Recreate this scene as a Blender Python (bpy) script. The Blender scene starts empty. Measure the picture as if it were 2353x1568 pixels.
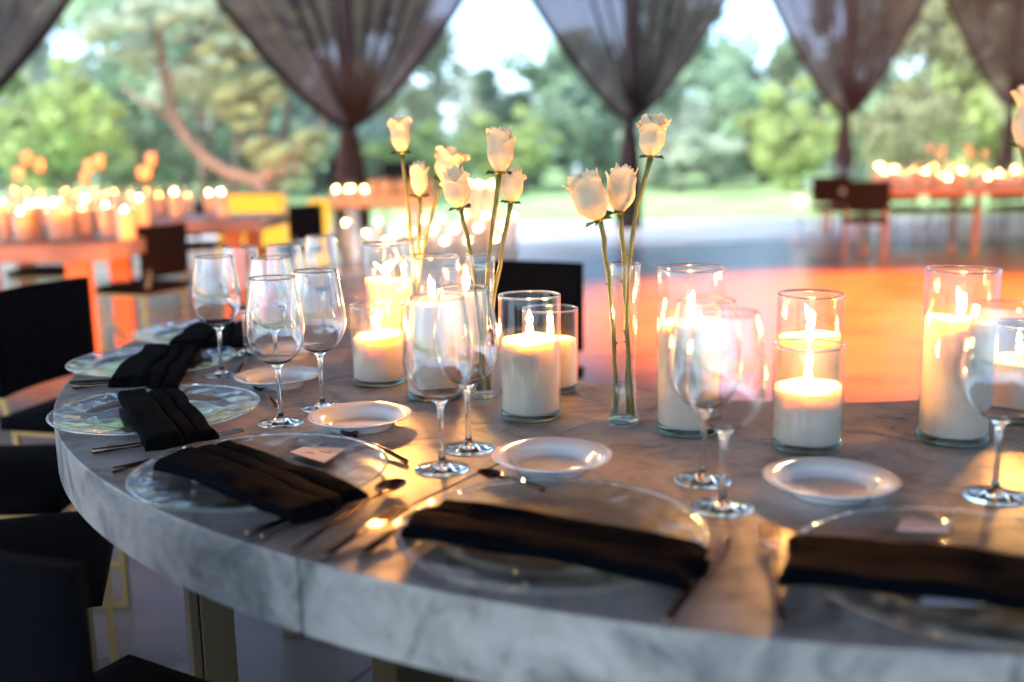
import bpy, bmesh, math, random
from mathutils import Vector, Matrix, noise as mnoise
random.seed(7)
sc = bpy.context.scene
rad = math.radians
# ------------------------------------------------------------------ camera, sky, sun, exposure
F, PITCH, ROLL, HC, TZ = 2288.0, rad(10.39), rad(-.93), 1.181, .76
cd = bpy.data.cameras.new('camera'); cam = bpy.data.objects.new('camera', cd); sc.collection.objects.link(cam)
cd.lens = 35; cd.sensor_width = 36; cd.clip_start = .02; cd.clip_end = 1000
cam.matrix_world = Matrix.Translation((0, 0, HC)) @ Matrix.Rotation(rad(90) - PITCH, 4, 'X') @ Matrix.Rotation(ROLL, 4, 'Z')
cd.dof.use_dof = True; cd.dof.focus_distance = 1.64; cd.dof.aperture_fstop = 1.62
sc.camera = cam
SUN_EL, SUN_ROT = rad(46), rad(245)
w = bpy.data.worlds.new('World'); sc.world = w; w.use_nodes = True
nt = w.node_tree; bg = nt.nodes['Background']
sky = nt.nodes.new('ShaderNodeTexSky'); sky.sky_type = 'NISHITA'; sky.sun_disc = False
sky.sun_elevation = SUN_EL; sky.sun_rotation = SUN_ROT; sky.air_density = 1.0; sky.dust_density = 2.0; sky.ozone_density = 2.0
wb = nt.nodes.new('ShaderNodeMix'); wb.data_type = 'RGBA'; wb.blend_type = 'MULTIPLY'; wb.inputs['Factor'].default_value = 1; wb.inputs[7].default_value = (.84, .98, 1.13, 1)
nt.links.new(sky.outputs[0], wb.inputs[6]); nt.links.new(wb.outputs[2], bg.inputs[0]); bg.inputs[1].default_value = .15
sl = bpy.data.lights.new('sun', 'SUN'); sl.energy = 2.4; sl.angle = rad(14); sl.color = (1, .93, .82)
so = bpy.data.objects.new('sun', sl); sc.collection.objects.link(so)
sd = Vector((math.sin(SUN_ROT) * math.cos(SUN_EL), math.cos(SUN_ROT) * math.cos(SUN_EL), math.sin(SUN_EL)))
so.rotation_euler = sd.to_track_quat('Z', 'Y').to_euler()
sc.view_settings.view_transform = 'Standard'; sc.view_settings.look = 'None'
sc.view_settings.exposure = 2.45; sc.view_settings.gamma = 1
cy = sc.cycles
cy.use_denoising = True; cy.denoiser = 'OPENIMAGEDENOISE'
cy.max_bounces = 14; cy.transmission_bounces = 12; cy.transparent_max_bounces = 32; cy.glossy_bounces = 5; cy.diffuse_bounces = 3
cy.sample_clamp_indirect = 6; cy.sample_clamp_direct = 0; cy.caustics_reflective = False; cy.caustics_refractive = False
cy.use_adaptive_sampling = True; cy.adaptive_threshold = .008
# warm stage lights hung in the pavilion: one on the dance floor, one on the dining tables to the left, one on the trees
def spot(name, loc, target, energy, col, size, blend=.35, radius=.08):
    l = bpy.data.lights.new(name, 'SPOT'); l.energy = energy; l.color = col; l.spot_size = rad(size); l.spot_blend = blend; l.shadow_soft_size = radius
    o = bpy.data.objects.new(name, l); sc.collection.objects.link(o); o.location = loc
    o.rotation_euler = (Vector(loc) - Vector(target)).to_track_quat('Z', 'Y').to_euler()
    return o
spot('stage_light_dance_floor', (3.3, 7.3, 4.3), (3.2, 7.25, 0), 3500, (1, .165, .002), 80, .5)
spot('stage_light_tables', (-.6, 2.6, 4.3), (-2.9, 6.9, .3), 480, (1, .2, .0), 36, .4)
spot('floor_wash_tables', (-1.15, 4.25, .3), (-3.2, 6.8, .45), 150, (1, .2, .0), 62, .5)
spot('stage_light_far_tables', (3.2, 6.6, 4.3), (5.6, 11.6, .3), 600, (1, .22, .01), 40, .4)
spot('stage_light_bar', (-1.6, 10.2, 4.3), (-1.6, 12.2, .5), 160, (1, .35, .08), 60, .5)
spot('garden_uplight', (-6.0, 20.5, .3), (-7.6, 27.5, 4.5), 420, (1, .4, .12), 75, .6)

# ------------------------------------------------------------------ helpers
def at(x, y, depth=None, z=None):
    a, U = (x - 1176.5) / F, -(y - 784) / F
    X = a * math.cos(ROLL) - U * math.sin(ROLL); u = a * math.sin(ROLL) + U * math.cos(ROLL)
    c, s = math.cos(PITCH), math.sin(PITCH); Y = c + u * s; Z = u * c - s
    k = (z - HC) / Z if z is not None else depth / Y
    return Vector((X * k, Y * k, HC + Z * k))
def link(o): sc.collection.objects.link(o); return o
def tag(o, label=None, cat=None, group=None, kind=None):
    if label: o['label'] = label
    if cat: o['category'] = cat
    if group: o['group'] = group
    if kind: o['kind'] = kind
    return o
def root(name, loc, label, cat, group=None, rz=0):
    o = link(bpy.data.objects.new(name, None)); o.location = loc; o.rotation_euler = (0, 0, rz); o.empty_display_size = .05
    return tag(o, label, cat, group)
class MB:
    def __init__(s): s.v = []; s.f = []; s.sm = []
    def add(s, v, f, smooth=True):
        n = len(s.v); s.v += [tuple(p) for p in v]; s.f += [tuple(i + n for i in q) for q in f]; s.sm += [smooth] * len(f)
        return s
    def box(s, c, d, rz=0, M=None):
        hx, hy, hz = d[0] / 2, d[1] / 2, d[2] / 2
        v = [Vector((x, y, z)) for x in (-hx, hx) for y in (-hy, hy) for z in (-hz, hz)]
        R = Matrix.Rotation(rz, 3, 'Z') if M is None else M
        v = [R @ p + Vector(c) for p in v]
        return s.add(v, [(0, 1, 3, 2), (4, 6, 7, 5), (0, 4, 5, 1), (2, 3, 7, 6), (0, 2, 6, 4), (1, 5, 7, 3)], False)
    def bar(s, a, b, w, h=None):
        a, b = Vector(a), Vector(b); d = b - a; h = h or w
        q = d.to_track_quat('Z', 'Y').to_matrix()
        return s.box((a + b) / 2, (w, h, d.length), M=q)
    def lathe(s, prof, n=32, c=(0, 0, 0), closed=False):
        v = []; f = []; m = len(prof)
        for i in range(n):
            t = 2 * math.pi * i / n
            for r, z in prof: v.append((c[0] + r * math.cos(t), c[1] + r * math.sin(t), c[2] + z))
        for i in range(n):
            j = (i + 1) % n
            for k in range(m if closed else m - 1):
                l = (k + 1) % m
                f.append((i * m + k, j * m + k, j * m + l, i * m + l))
        return s.add(v, f)
    def tube(s, pts, r, n=8):
        pts = [Vector(p) for p in pts]; v = []; f = []
        rs = r if isinstance(r, (list, tuple)) else [r] * len(pts)
        up = Vector((.13, .97, .2))
        for i, p in enumerate(pts):
            d = (pts[min(i + 1, len(pts) - 1)] - pts[max(i - 1, 0)]).normalized()
            a = d.cross(up).normalized(); b = d.cross(a)
            for k in range(n):
                t = 2 * math.pi * k / n; v.append(p + (a * math.cos(t) + b * math.sin(t)) * rs[i])
        for i in range(len(pts) - 1):
            for k in range(n):
                l = (k + 1) % n; f.append((i * n + k, i * n + l, (i + 1) * n + l, (i + 1) * n + k))
        f.append(tuple(range(n))[::-1]); f.append(tuple((len(pts) - 1) * n + k for k in range(n)))
        return s.add(v, f)
    def mesh(s, name, mat):
        me = bpy.data.meshes.new(name); me.from_pydata(s.v, [], s.f); me.materials.append(mat)
        me.polygons.foreach_set('use_smooth', s.sm); me.update(); return me
    def build(s, name, mat, parent=None, bevel=0, sub=0, weld=False):
        me = s.mesh(name, mat); o = link(bpy.data.objects.new(name, me))
        if weld:
            b = bmesh.new(); b.from_mesh(me); bmesh.ops.remove_doubles(b, verts=b.verts, dist=1e-5); bmesh.ops.recalc_face_normals(b, faces=b.faces); b.to_mesh(me); b.free()
        if parent: o.parent = parent
        if bevel:
            m = o.modifiers.new('bevel', 'BEVEL'); m.width = bevel; m.segments = 2; m.limit_method = 'ANGLE'
        if sub:
            m = o.modifiers.new('sub', 'SUBSURF'); m.levels = sub; m.render_levels = sub
        return o
def copy_tree(o, parent=None):
    c = link(o.copy())
    if parent: c.parent = parent
    for ch in list(o.children): copy_tree(ch, c)
    return c
def put(proto, loc, label, group=None, rz=0, scale=None):
    o = copy_tree(proto); o.location = loc; o.rotation_euler = (0, 0, rz)
    if scale: o.scale = (scale,) * 3 if not isinstance(scale, tuple) else scale
    o['label'] = label
    if group: o['group'] = group
    elif 'group' in o: del o['group']
    return o
def drop(o):
    for ch in list(o.children): drop(ch)
    bpy.data.objects.remove(o)

# ------------------------------------------------------------------ materials
def mat(name):
    m = bpy.data.materials.new(name); m.use_nodes = True; t = m.node_tree
    return m, t, t.nodes['Principled BSDF'], t.nodes['Material Output']
def pbr(name, col, rough=.5, metal=0, noise=None, col2=None, bump=0, bscale=200, spec=.5, sheen=0, coat=0):
    m, t, b, o = mat(name)
    b.inputs['Base Color'].default_value = (*col, 1); b.inputs['Roughness'].default_value = rough; b.inputs['Metallic'].default_value = metal
    b.inputs['Specular IOR Level'].default_value = spec; b.inputs['Sheen Weight'].default_value = sheen; b.inputs['Coat Weight'].default_value = coat
    tc = t.nodes.new('ShaderNodeTexCoord')
    if noise:
        n = t.nodes.new('ShaderNodeTexNoise'); n.inputs['Scale'].default_value = noise; n.inputs['Detail'].default_value = 6
        r = t.nodes.new('ShaderNodeValToRGB'); r.color_ramp.elements[0].position = .35; r.color_ramp.elements[1].position = .68
        r.color_ramp.elements[0].color = (*col, 1); r.color_ramp.elements[1].color = (*(col2 or col), 1)
        t.links.new(tc.outputs['Object'], n.inputs['Vector']); t.links.new(n.outputs['Fac'], r.inputs['Fac']); t.links.new(r.outputs['Color'], b.inputs['Base Color'])
    if bump:
        n = t.nodes.new('ShaderNodeTexNoise'); n.inputs['Scale'].default_value = bscale; n.inputs['Detail'].default_value = 3
        k = t.nodes.new('ShaderNodeBump'); k.inputs['Strength'].default_value = bump; k.inputs['Distance'].default_value = .002
        t.links.new(tc.outputs['Object'], n.inputs['Vector']); t.links.new(n.outputs['Fac'], k.inputs['Height']); t.links.new(k.outputs['Normal'], b.inputs['Normal'])
    return m
def thin_glass(name, tint=(.97, .985, .98), bump=0, bscale=30, gain=1.0, rough=0):
    m, t, b, o = mat(name); t.nodes.remove(b)
    fr = t.nodes.new('ShaderNodeFresnel')
    ge = t.nodes.new('ShaderNodeNewGeometry'); mr = t.nodes.new('ShaderNodeMapRange'); mr.inputs['To Min'].default_value = 1.5; mr.inputs['To Max'].default_value = 1 / 1.5
    t.links.new(ge.outputs['Backfacing'], mr.inputs['Value']); t.links.new(mr.outputs[0], fr.inputs['IOR'])
    tr = t.nodes.new('ShaderNodeBsdfTransparent'); tr.inputs['Color'].default_value = (*tint, 1)
    gl = t.nodes.new('ShaderNodeBsdfGlossy'); gl.inputs['Roughness'].default_value = rough; gl.inputs['Color'].default_value = (1, 1, 1, 1)
    mx = t.nodes.new('ShaderNodeMixShader')
    mu = t.nodes.new('ShaderNodeMath'); mu.operation = 'MULTIPLY'; mu.inputs[1].default_value = gain; mu.use_clamp = True
    t.links.new(fr.outputs[0], mu.inputs[0]); t.links.new(mu.outputs[0], mx.inputs['Fac'])
    t.links.new(tr.outputs[0], mx.inputs[1]); t.links.new(gl.outputs[0], mx.inputs[2]); t.links.new(mx.outputs[0], o.inputs['Surface'])
    if bump:
        tc = t.nodes.new('ShaderNodeTexCoord'); n = t.nodes.new('ShaderNodeTexVoronoi'); n.inputs['Scale'].default_value = bscale; n.feature = 'SMOOTH_F1'
        k = t.nodes.new('ShaderNodeBump'); k.inputs['Strength'].default_value = bump; k.inputs['Distance'].default_value = .01
        t.links.new(tc.outputs['Object'], n.inputs['Vector']); t.links.new(n.outputs['Distance'], k.inputs['Height'])
        t.links.new(k.outputs['Normal'], gl.inputs['Normal']); t.links.new(k.outputs['Normal'], fr.inputs['Normal'])
    return m
def solid_glass(name, col=(.95, .98, .96)):
    m, t, b, o = mat(name)
    b.inputs['Base Color'].default_value = (*col, 1); b.inputs['Roughness'].default_value = 0; b.inputs['Transmission Weight'].default_value = 1; b.inputs['IOR'].default_value = 1.5
    return m
def emit(name, col, s):
    m, t, b, o = mat(name); t.nodes.remove(b)
    e = t.nodes.new('ShaderNodeEmission'); e.inputs[0].default_value = (*col, 1); e.inputs[1].default_value = s
    t.links.new(e.outputs[0], o.inputs['Surface']); m.cycles.emission_sampling = 'NONE'; return m
def leafy(name, col, trans=.4, var=.35, scale=.35):
    m, t, b, o = mat(name); t.nodes.remove(b)
    tc = t.nodes.new('ShaderNodeTexCoord'); n = t.nodes.new('ShaderNodeTexNoise'); n.inputs['Scale'].default_value = scale; n.inputs['Detail'].default_value = 4
    r = t.nodes.new('ShaderNodeValToRGB'); r.color_ramp.elements[0].position = .36; r.color_ramp.elements[1].position = .64
    r.color_ramp.elements[0].color = (*[c * (1 - var) for c in col], 1); r.color_ramp.elements[1].color = (*[min(1, c * (1 + var)) for c in col], 1)
    d = t.nodes.new('ShaderNodeBsdfDiffuse'); l = t.nodes.new('ShaderNodeBsdfTranslucent'); g = t.nodes.new('ShaderNodeMixShader'); g.inputs[0].default_value = trans
    t.links.new(tc.outputs['Object'], n.inputs['Vector']); t.links.new(n.outputs['Fac'], r.inputs['Fac'])
    t.links.new(r.outputs[0], d.inputs[0]); t.links.new(r.outputs[0], l.inputs[0]); t.links.new(d.outputs[0], g.inputs[1]); t.links.new(l.outputs[0], g.inputs[2]); t.links.new(g.outputs[0], o.inputs['Surface'])
    return m
def sheer(name, col, clear):
    m, t, b, o = mat(name); t.nodes.remove(b)
    d = t.nodes.new('ShaderNodeBsdfDiffuse'); l = t.nodes.new('ShaderNodeBsdfTranslucent'); g = t.nodes.new('ShaderNodeMixShader'); g.inputs[0].default_value = .5
    tr = t.nodes.new('ShaderNodeBsdfTransparent'); tr.inputs[0].default_value = (1, .86, .9, 1); h = t.nodes.new('ShaderNodeMixShader'); h.inputs[0].default_value = clear
    for q in (d, l): q.inputs[0].default_value = (*col, 1)
    t.links.new(d.outputs[0], g.inputs[1]); t.links.new(l.outputs[0], g.inputs[2]); t.links.new(g.outputs[0], h.inputs[1]); t.links.new(tr.outputs[0], h.inputs[2]); t.links.new(h.outputs[0], o.inputs['Surface'])
    return m
M_GLASS = thin_glass('clear_glass'); M_BOWL = solid_glass('wine_glass', (.99, .99, .99)); M_SOLID = solid_glass('thick_glass'); M_CHARGER = thin_glass('hammered_glass', (.93, .95, .94), bump=.2, bscale=38, gain=.85)
M_WELL = thin_glass('plate_well', (.86, .88, .87), gain=.7)
M_WATER = thin_glass('water', (.95, .98, .96), gain=1)
M_BASE = solid_glass('base_glass', (.3, .4, .35))
M_FLAME = emit('flame', (1, .66, .25), 60); M_FLAME_FAR = emit('flame_far', (1, .56, .16), 160); M_FLAME_DIM = emit('flame_dim', (1, .42, .08), 22)
M_WICK = pbr('wick', (.01, .008, .006), .9)
M_NAPKIN = pbr('black_linen', (.0008, .0014, .003), .8, noise=40, col2=(.0016, .0026, .0048), bump=.6, bscale=700, spec=.015)
M_CHAIRCLOTH = pbr('black_upholstery', (.003, .003, .0045), .9, bump=.4, bscale=500, spec=.05)
M_GOLD = pbr('brushed_brass', (.36, .23, .09), .38, 1)
M_BRONZE = pbr('bronze_sheet', (.13, .09, .05), .42, .85)
M_PORC = pbr('white_porcelain', (.72, .7, .69), .12, coat=.3)
M_STEEL = pbr('dark_copper_steel', (.16, .095, .07), .2, 1)
M_CARD = pbr('card_paper', (.72, .68, .74), .8)
M_INK = pbr('card_ink', (.18, .15, .17), .8)
M_STEM = pbr('rose_stem', (.08, .095, .015), .5, noise=25, col2=(.13, .14, .03))
M_DARKWOOD = pbr('dark_post', (.02, .014, .012), .6)
M_CEIL = pbr('ceiling_panel', (.10, .085, .075), .8)
M_BARK = pbr('bark', (.11, .08, .06), .9, noise=2, col2=(.17, .13, .10))
M_BARK_PALE = pbr('pale_bark', (.11, .065, .045), .9, noise=2, col2=(.17, .105, .07), bump=.6, bscale=8)
M_POSTER = pbr('white_paint', (.75, .75, .78), .5)
def stone():
    m, t, b, o = mat('marbled_concrete')
    tc = t.nodes.new('ShaderNodeTexCoord'); L = t.links.new
    n1 = t.nodes.new('ShaderNodeTexNoise'); n1.inputs['Scale'].default_value = 5; n1.inputs['Detail'].default_value = 9; n1.inputs['Roughness'].default_value = .62; n1.inputs['Distortion'].default_value = 1.2
    n2 = t.nodes.new('ShaderNodeTexNoise'); n2.inputs['Scale'].default_value = 2.2; n2.inputs['Detail'].default_value = 12; n2.inputs['Distortion'].default_value = 2.2; n2.inputs['Roughness'].default_value = .7
    mp = t.nodes.new('ShaderNodeMapping'); mp.inputs['Scale'].default_value = (1.9, 1.9, 1.9)
    L(tc.outputs['Object'], mp.inputs[0]); L(mp.outputs[0], n1.inputs['Vector']); L(mp.outputs[0], n2.inputs['Vector'])
    r = t.nodes.new('ShaderNodeValToRGB'); e = r.color_ramp.elements; e[0].position = .36; e[0].color = (.17, .168, .168, 1); e[1].position = .64; e[1].color = (.50, .455, .42, 1)
    x = e.new(.48); x.color = (.37, .335, .31, 1)
    L(n1.outputs['Fac'], r.inputs['Fac'])
    # thin dark veins where the second noise crosses its middle
    ab = t.nodes.new('ShaderNodeMath'); ab.operation = 'SUBTRACT'; ab.inputs[1].default_value = .5; L(n2.outputs['Fac'], ab.inputs[0])
    aa = t.nodes.new('ShaderNodeMath'); aa.operation = 'ABSOLUTE'; L(ab.outputs[0], aa.inputs[0])
    rr = t.nodes.new('ShaderNodeValToRGB'); rr.color_ramp.elements[0].color = (.42, .37, .34, 1); rr.color_ramp.elements[1].position = .018; rr.color_ramp.elements[1].color = (1, 1, 1, 1)
    L(aa.outputs[0], rr.inputs['Fac'])
    mx = t.nodes.new('ShaderNodeMix'); mx.data_type = 'RGBA'; mx.blend_type = 'MULTIPLY'; mx.inputs['Factor'].default_value = .25
    L(r.outputs[0], mx.inputs[6]); L(rr.outputs[0], mx.inputs[7]); L(mx.outputs[2], b.inputs['Base Color'])
    b.inputs['Roughness'].default_value = .42
    k = t.nodes.new('ShaderNodeBump'); k.inputs['Strength'].default_value = .08; k.inputs['Distance'].default_value = .002; L(n1.outputs['Fac'], k.inputs['Height']); L(k.outputs[0], b.inputs['Normal'])
    return m
M_STONE = stone()
def floor_mat():
    m, t, b, o = mat('polished_concrete'); tc = t.nodes.new('ShaderNodeTexCoord'); L = t.links.new
    n = t.nodes.new('ShaderNodeTexNoise'); n.inputs['Scale'].default_value = 1.3; n.inputs['Detail'].default_value = 8; n.inputs['Roughness'].default_value = .6
    mp = t.nodes.new('ShaderNodeMapping'); mp.inputs['Scale'].default_value = (.6, 1.6, 1); L(tc.outputs['Object'], mp.inputs[0]); L(mp.outputs[0], n.inputs['Vector'])
    r = t.nodes.new('ShaderNodeValToRGB'); r.color_ramp.elements[0].position = .3; r.color_ramp.elements[0].color = (.095, .082, .077, 1); r.color_ramp.elements[1].position = .7; r.color_ramp.elements[1].color = (.22, .185, .17, 1)
    L(n.outputs['Fac'], r.inputs['Fac'])
    br = t.nodes.new('ShaderNodeTexBrick'); br.offset = 0; br.inputs['Scale'].default_value = 1; br.inputs['Mortar Size'].default_value = .006; br.inputs['Brick Width'].default_value = 1.35; br.inputs['Row Height'].default_value = 1.35
    br.inputs['Color1'].default_value = br.inputs['Color2'].default_value = (1, 1, 1, 1); br.inputs['Mortar'].default_value = (.2, .2, .2, 1)
    mp2 = t.nodes.new('ShaderNodeMapping'); mp2.inputs['Rotation'].default_value = (0, 0, .5); L(tc.outputs['Object'], mp2.inputs[0]); L(mp2.outputs[0], br.inputs['Vector'])
    mx = t.nodes.new('ShaderNodeMix'); mx.data_type = 'RGBA'; mx.blend_type = 'MULTIPLY'; mx.inputs['Factor'].default_value = 1
    L(r.outputs[0], mx.inputs[6]); L(br.outputs['Color'], mx.inputs[7]); L(mx.outputs[2], b.inputs['Base Color'])
    b.inputs['Roughness'].default_value = .3; b.inputs['Specular IOR Level'].default_value = .4
    rr = t.nodes.new('ShaderNodeMapRange'); rr.inputs['To Min'].default_value = .16; rr.inputs['To Max'].default_value = .42; L(n.outputs['Fac'], rr.inputs['Value']); L(rr.outputs[0], b.inputs['Roughness'])
    return m
def wax_mat():
    m, t, b, o = mat('granulated_wax')
    b.inputs['Base Color'].default_value = (.60, .50, .43, 1); b.inputs['Roughness'].default_value = .7
    b.inputs['Subsurface Weight'].default_value = 1; b.inputs['Subsurface Radius'].default_value = (1, .75, .4); b.inputs['Subsurface Scale'].default_value = .045
    tc = t.nodes.new('ShaderNodeTexCoord'); n = t.nodes.new('ShaderNodeTexNoise'); n.inputs['Scale'].default_value = 900
    k = t.nodes.new('ShaderNodeBump'); k.inputs['Strength'].default_value = .5; k.inputs['Distance'].default_value = .0015
    t.links.new(tc.outputs['Object'], n.inputs['Vector']); t.links.new(n.outputs['Fac'], k.inputs['Height']); t.links.new(k.outputs[0], b.inputs['Normal'])
    return m
M_WAX = wax_mat(); M_WAX_FAR = pbr('wax_far', (.6, .5, .4), .7)
M_DARKSTONE = pbr('dark_stone', (.12, .10, .10), .4, noise=3, col2=(.22, .19, .18))
M_ORANGELITLEG = pbr('orange_lit_leg', (.4, .17, .07), .5)  # orange of the stage light is partly put into this leg colour
def petal_mat():
    m = leafy('rose_petal', (.88, .80, .62), .5, .05, 60); return m
M_PETAL = petal_mat()
M_LEAF = [leafy('leaf_bluegreen', (.28, .40, .26)), leafy('leaf_bright', (.42, .52, .2)), leafy('leaf_dark', (.22, .32, .18)), leafy('leaf_grey', (.36, .42, .32)), leafy('leaf_olive', (.34, .37, .2))]
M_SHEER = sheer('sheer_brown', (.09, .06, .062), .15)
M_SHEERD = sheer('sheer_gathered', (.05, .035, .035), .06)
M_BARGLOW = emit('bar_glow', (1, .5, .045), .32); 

# ------------------------------------------------------------------ the setting
def sheet(name, x0, x1, y0, y1, z, m, label_kind='structure'):
    o = MB().add([(x0, y0, z), (x1, y0, z), (x1, y1, z), (x0, y1, z)], [(0, 1, 2, 3)], False).build(name, m); o['kind'] = label_kind; return o
M_LAWN = leafy('lawn_grass', (.20, .30, .13), 0, .25, .5)
sheet('lawn', -300, 300, -200, 400, -.06, M_LAWN)
fl = MB().box((0, 2.9, -.05), (60, 31.6, .1)).build('floor', floor_mat()); fl['kind'] = 'structure'
sheet('skylit_paving', -30, 30, 13.6, 18.66, .004, pbr('skylit_paving_tone', (.34, .335, .34), .3, noise=.8, col2=(.42, .415, .42)))  # pale patio sheet; sky brightness on the floor is put into its colour
PTS = [(-150, 295, 10.0), (800, 288, 13.0), (1447, 272, 16.5), (1942, 263, 20.0), (2322, 243, 23.5)]
COLS = []
for x, y, d in PTS: COLS.append(at(x, y, depth=d))
rf = MB()
c0, c4 = COLS[0], COLS[4]; dr = (c4 - c0); dr.z = 0; dr.normalize()
A = c0 - dr * 7; B = c4 + dr * 6
A.z = B.z = 0
SB = .9  # front gap of the roof, left so daylight reaches the floor edge
rf.add([(A.x, A.y - SB, 4.9), (B.x, B.y - SB, 4.9), (B.x + 1, -9, 4.9), (A.x - 3, -9, 4.9), (A.x, A.y - SB, 5.1), (B.x, B.y - SB, 5.1), (B.x + 1, -9, 5.1), (A.x - 3, -9, 5.1)],
       [(0, 1, 2, 3), (7, 6, 5, 4), (0, 4, 5, 1), (1, 5, 6, 2), (2, 6, 7, 3), (3, 7, 4, 0)], False)
rfo = rf.build('pavilion_roof', M_CEIL); tag(rfo, 'unseen flat dark pavilion roof above the tables, sized to shade them', 'roof', kind='structure')  # roof is out of view; its reach behind is set for shade
bm_ = MB().bar((A.x, A.y, 4.66), (B.x, B.y, 4.66), .3, .42).build('roof_beam', M_DARKWOOD); tag(bm_, 'long dark beam along the open side holding the curtains', 'beam')

# ------------------------------------------------------------------ pillars and tied curtains
def curtain(c, prof, label, seed):
    rnd = random.Random(seed)
    t = root('curtain', (c.x, c.y, 0), label, 'curtain', 'tied curtains hung between the pavilion posts')
    t.rotation_euler.z = math.atan2(dr.y, dr.x)
    zt = c.z
    NU, NZ = 220, 50
    def sheetf(m, side, z0, z1, wf, depthf, amp, name, mt):
        v = []; f = []; ph = [rnd.uniform(0, 6.28) for _ in range(8)]
        for j in range(NZ + 1):
            q = j / NZ; z = z0 + (z1 - z0) * q; W = wf(z)
            for i in range(NU + 1):
                u = -1 + 2 * i / NU
                g = sum(math.sin(u * fr * 3.14 + ph[k]) * a for k, (fr, a) in enumerate(((7, .4), (13, .35), (23, .3), (41, .25))))
                uu = u + .015 * math.sin(u * 40 + ph[5])
                v.append((uu * W, side * (depthf(z) * (1 - abs(u) ** 2.2)) + g * amp(z), z))
        for j in range(NZ):
            for i in range(NU): a = j * (NU + 1) + i; f.append((a, a + 1, a + NU + 2, a + NU + 1))
        return MB().add(v, f).build(name, mt, t)
    def wf(z):
        q = (z - zt) / (4.45 - zt); return .07 + prof * (q ** .74) if q > 0 else .07
    def am(z): return .012 + .05 * min(1, max(0, (z - zt) / 1.2))
    def dep(z): return .1 + .12 * min(1, max(0, (z - zt) / .8))
    sheetf(None, -1, zt, 4.45, wf, dep, am, 'swag', M_SHEER)
    # the hem: gathered dark border following the two outer edges
    for s_ in (-1, 1):
        pts = []; 
        for j in range(30):
            z = zt + (4.42 - zt) * j / 29; pts.append((s_ * wf(z), .0, z))
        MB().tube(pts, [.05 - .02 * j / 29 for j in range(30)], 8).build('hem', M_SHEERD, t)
    # gathered folds that run up the middle in front of the post
    m = MB()
    for k in range(7):
        a = (k - 3) / 3
        pts = [(a * (.05 + .55 * prof * (q / 11) ** .9 * .9), -.16 - .05 * rnd.random(), zt + (4.42 - zt) * q / 11) for q in range(12)]
        m.tube(pts, [.035 - .015 * q / 11 for q in range(12)], 6)
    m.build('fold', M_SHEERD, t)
    tie = MB().lathe([(.085, -.06), (.098, -.02), (.098, .02), (.085, .06)], 20, (0, 0, zt)).build('tie', M_CHAIRCLOTH, t)
    # tail below the tie
    v = []; f = []; n = 48
    for j in range(21):
        q = j / 20; z = zt * (1 - q) + .02 * q
        R = .085 + .11 * math.sin(min(1, q * 1.3) * 1.57) 
        for i in range(n):
            an = 6.2832 * i / n; rr = R * (1 + .16 * math.sin(an * 9 + seed) * min(1, q * 3)); v.append((rr * math.cos(an) * 1.15, rr * math.sin(an) * .8, z))
    for j in range(20):
        for i in range(n): l = (i + 1) % n; f.append((j * n + i, j * n + l, (j + 1) * n + l, (j + 1) * n + i))
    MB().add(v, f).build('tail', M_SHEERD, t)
    return t
CL = ['brown sheer curtain at the far left edge, only its right half in view', 'widest brown sheer curtain tied to the post behind the thin white roses',
      'brown sheer curtain tied above the vase standing alone at the table edge', 'narrower brown sheer curtain tied to the post left of the far right tables', 'last brown sheer curtain under the dark beam in the upper right corner']
for i, (c, pr) in enumerate(zip(COLS, (2.3, 2.6, 2.76, 2.8, 3.2))):
    p = MB().box((c.x, c.y, 2.22), (.15, .15, 4.44), math.atan2(dr.y, dr.x)).build('post', M_DARKWOOD)
    tag(p, ['dark pavilion post inside the far left curtain', 'dark pavilion post inside the widest curtain', 'dark pavilion post inside the middle curtain', 'dark pavilion post beside the far right tables', 'dark pavilion post at the right edge below the beam'][i], 'post', 'pavilion posts')
    curtain(c, pr, CL[i], i * 13 + 3)

# ------------------------------------------------------------------ main ring table
CX, CY, RO, RI = .588, 2.283, 1.512, .622
def ring_table(label, name='ring_table', a0=167, segs=(237, 307, 377), loc=(CX, CY), th=.088):
    t = root(name, (loc[0], loc[1], 0), label, 'table')
    prev = a0
    for a1 in segs:
        m = MB(); n = 48; v = []; f = []
        g = .0016
        for i in range(n + 1):
            an = rad(prev + (a1 - prev) * i / n)
            if i == 0: an += g
            if i == n: an -= g
            for r, z in ((RI, TZ), (RI, TZ - th), (RO, TZ - th), (RO, TZ)): v.append((r * math.cos(an), r * math.sin(an), z))
        for i in range(n):
            for k in range(4): l = (k + 1) % 4; f.append((i * 4 + k, i * 4 + l, (i + 1) * 4 + l, (i + 1) * 4 + k))
        f.append((0, 3, 2, 1)); f.append((n * 4, n * 4 + 1, n * 4 + 2, n * 4 + 3))
        m.add(v, f, False).build('tabletop_segment', M_STONE, t, bevel=.0018)
        prev = a1
    for (an, r, dx, dy) in ((203.5, 1.31, .018, .10), (204, 1.27, .06, .085), (172, 1.1, .04, .1), (175, 1.16, .04, .1), (232, 1.2, .12, .05), (240, 1.2, .12, .05), (300, 1.2, .15, .06), (345, 1.2, .15, .06)):
        x, y = r * math.cos(rad(an)), r * math.sin(rad(an))
        MB().box((x, y, (TZ - th) / 2), (dx, dy, TZ - th - .002), rad(an)).build('leg', M_BRONZE, t, bevel=.003)
    return t
ring_table('large grey marbled ring shaped table laid for dinner in the foreground')

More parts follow.
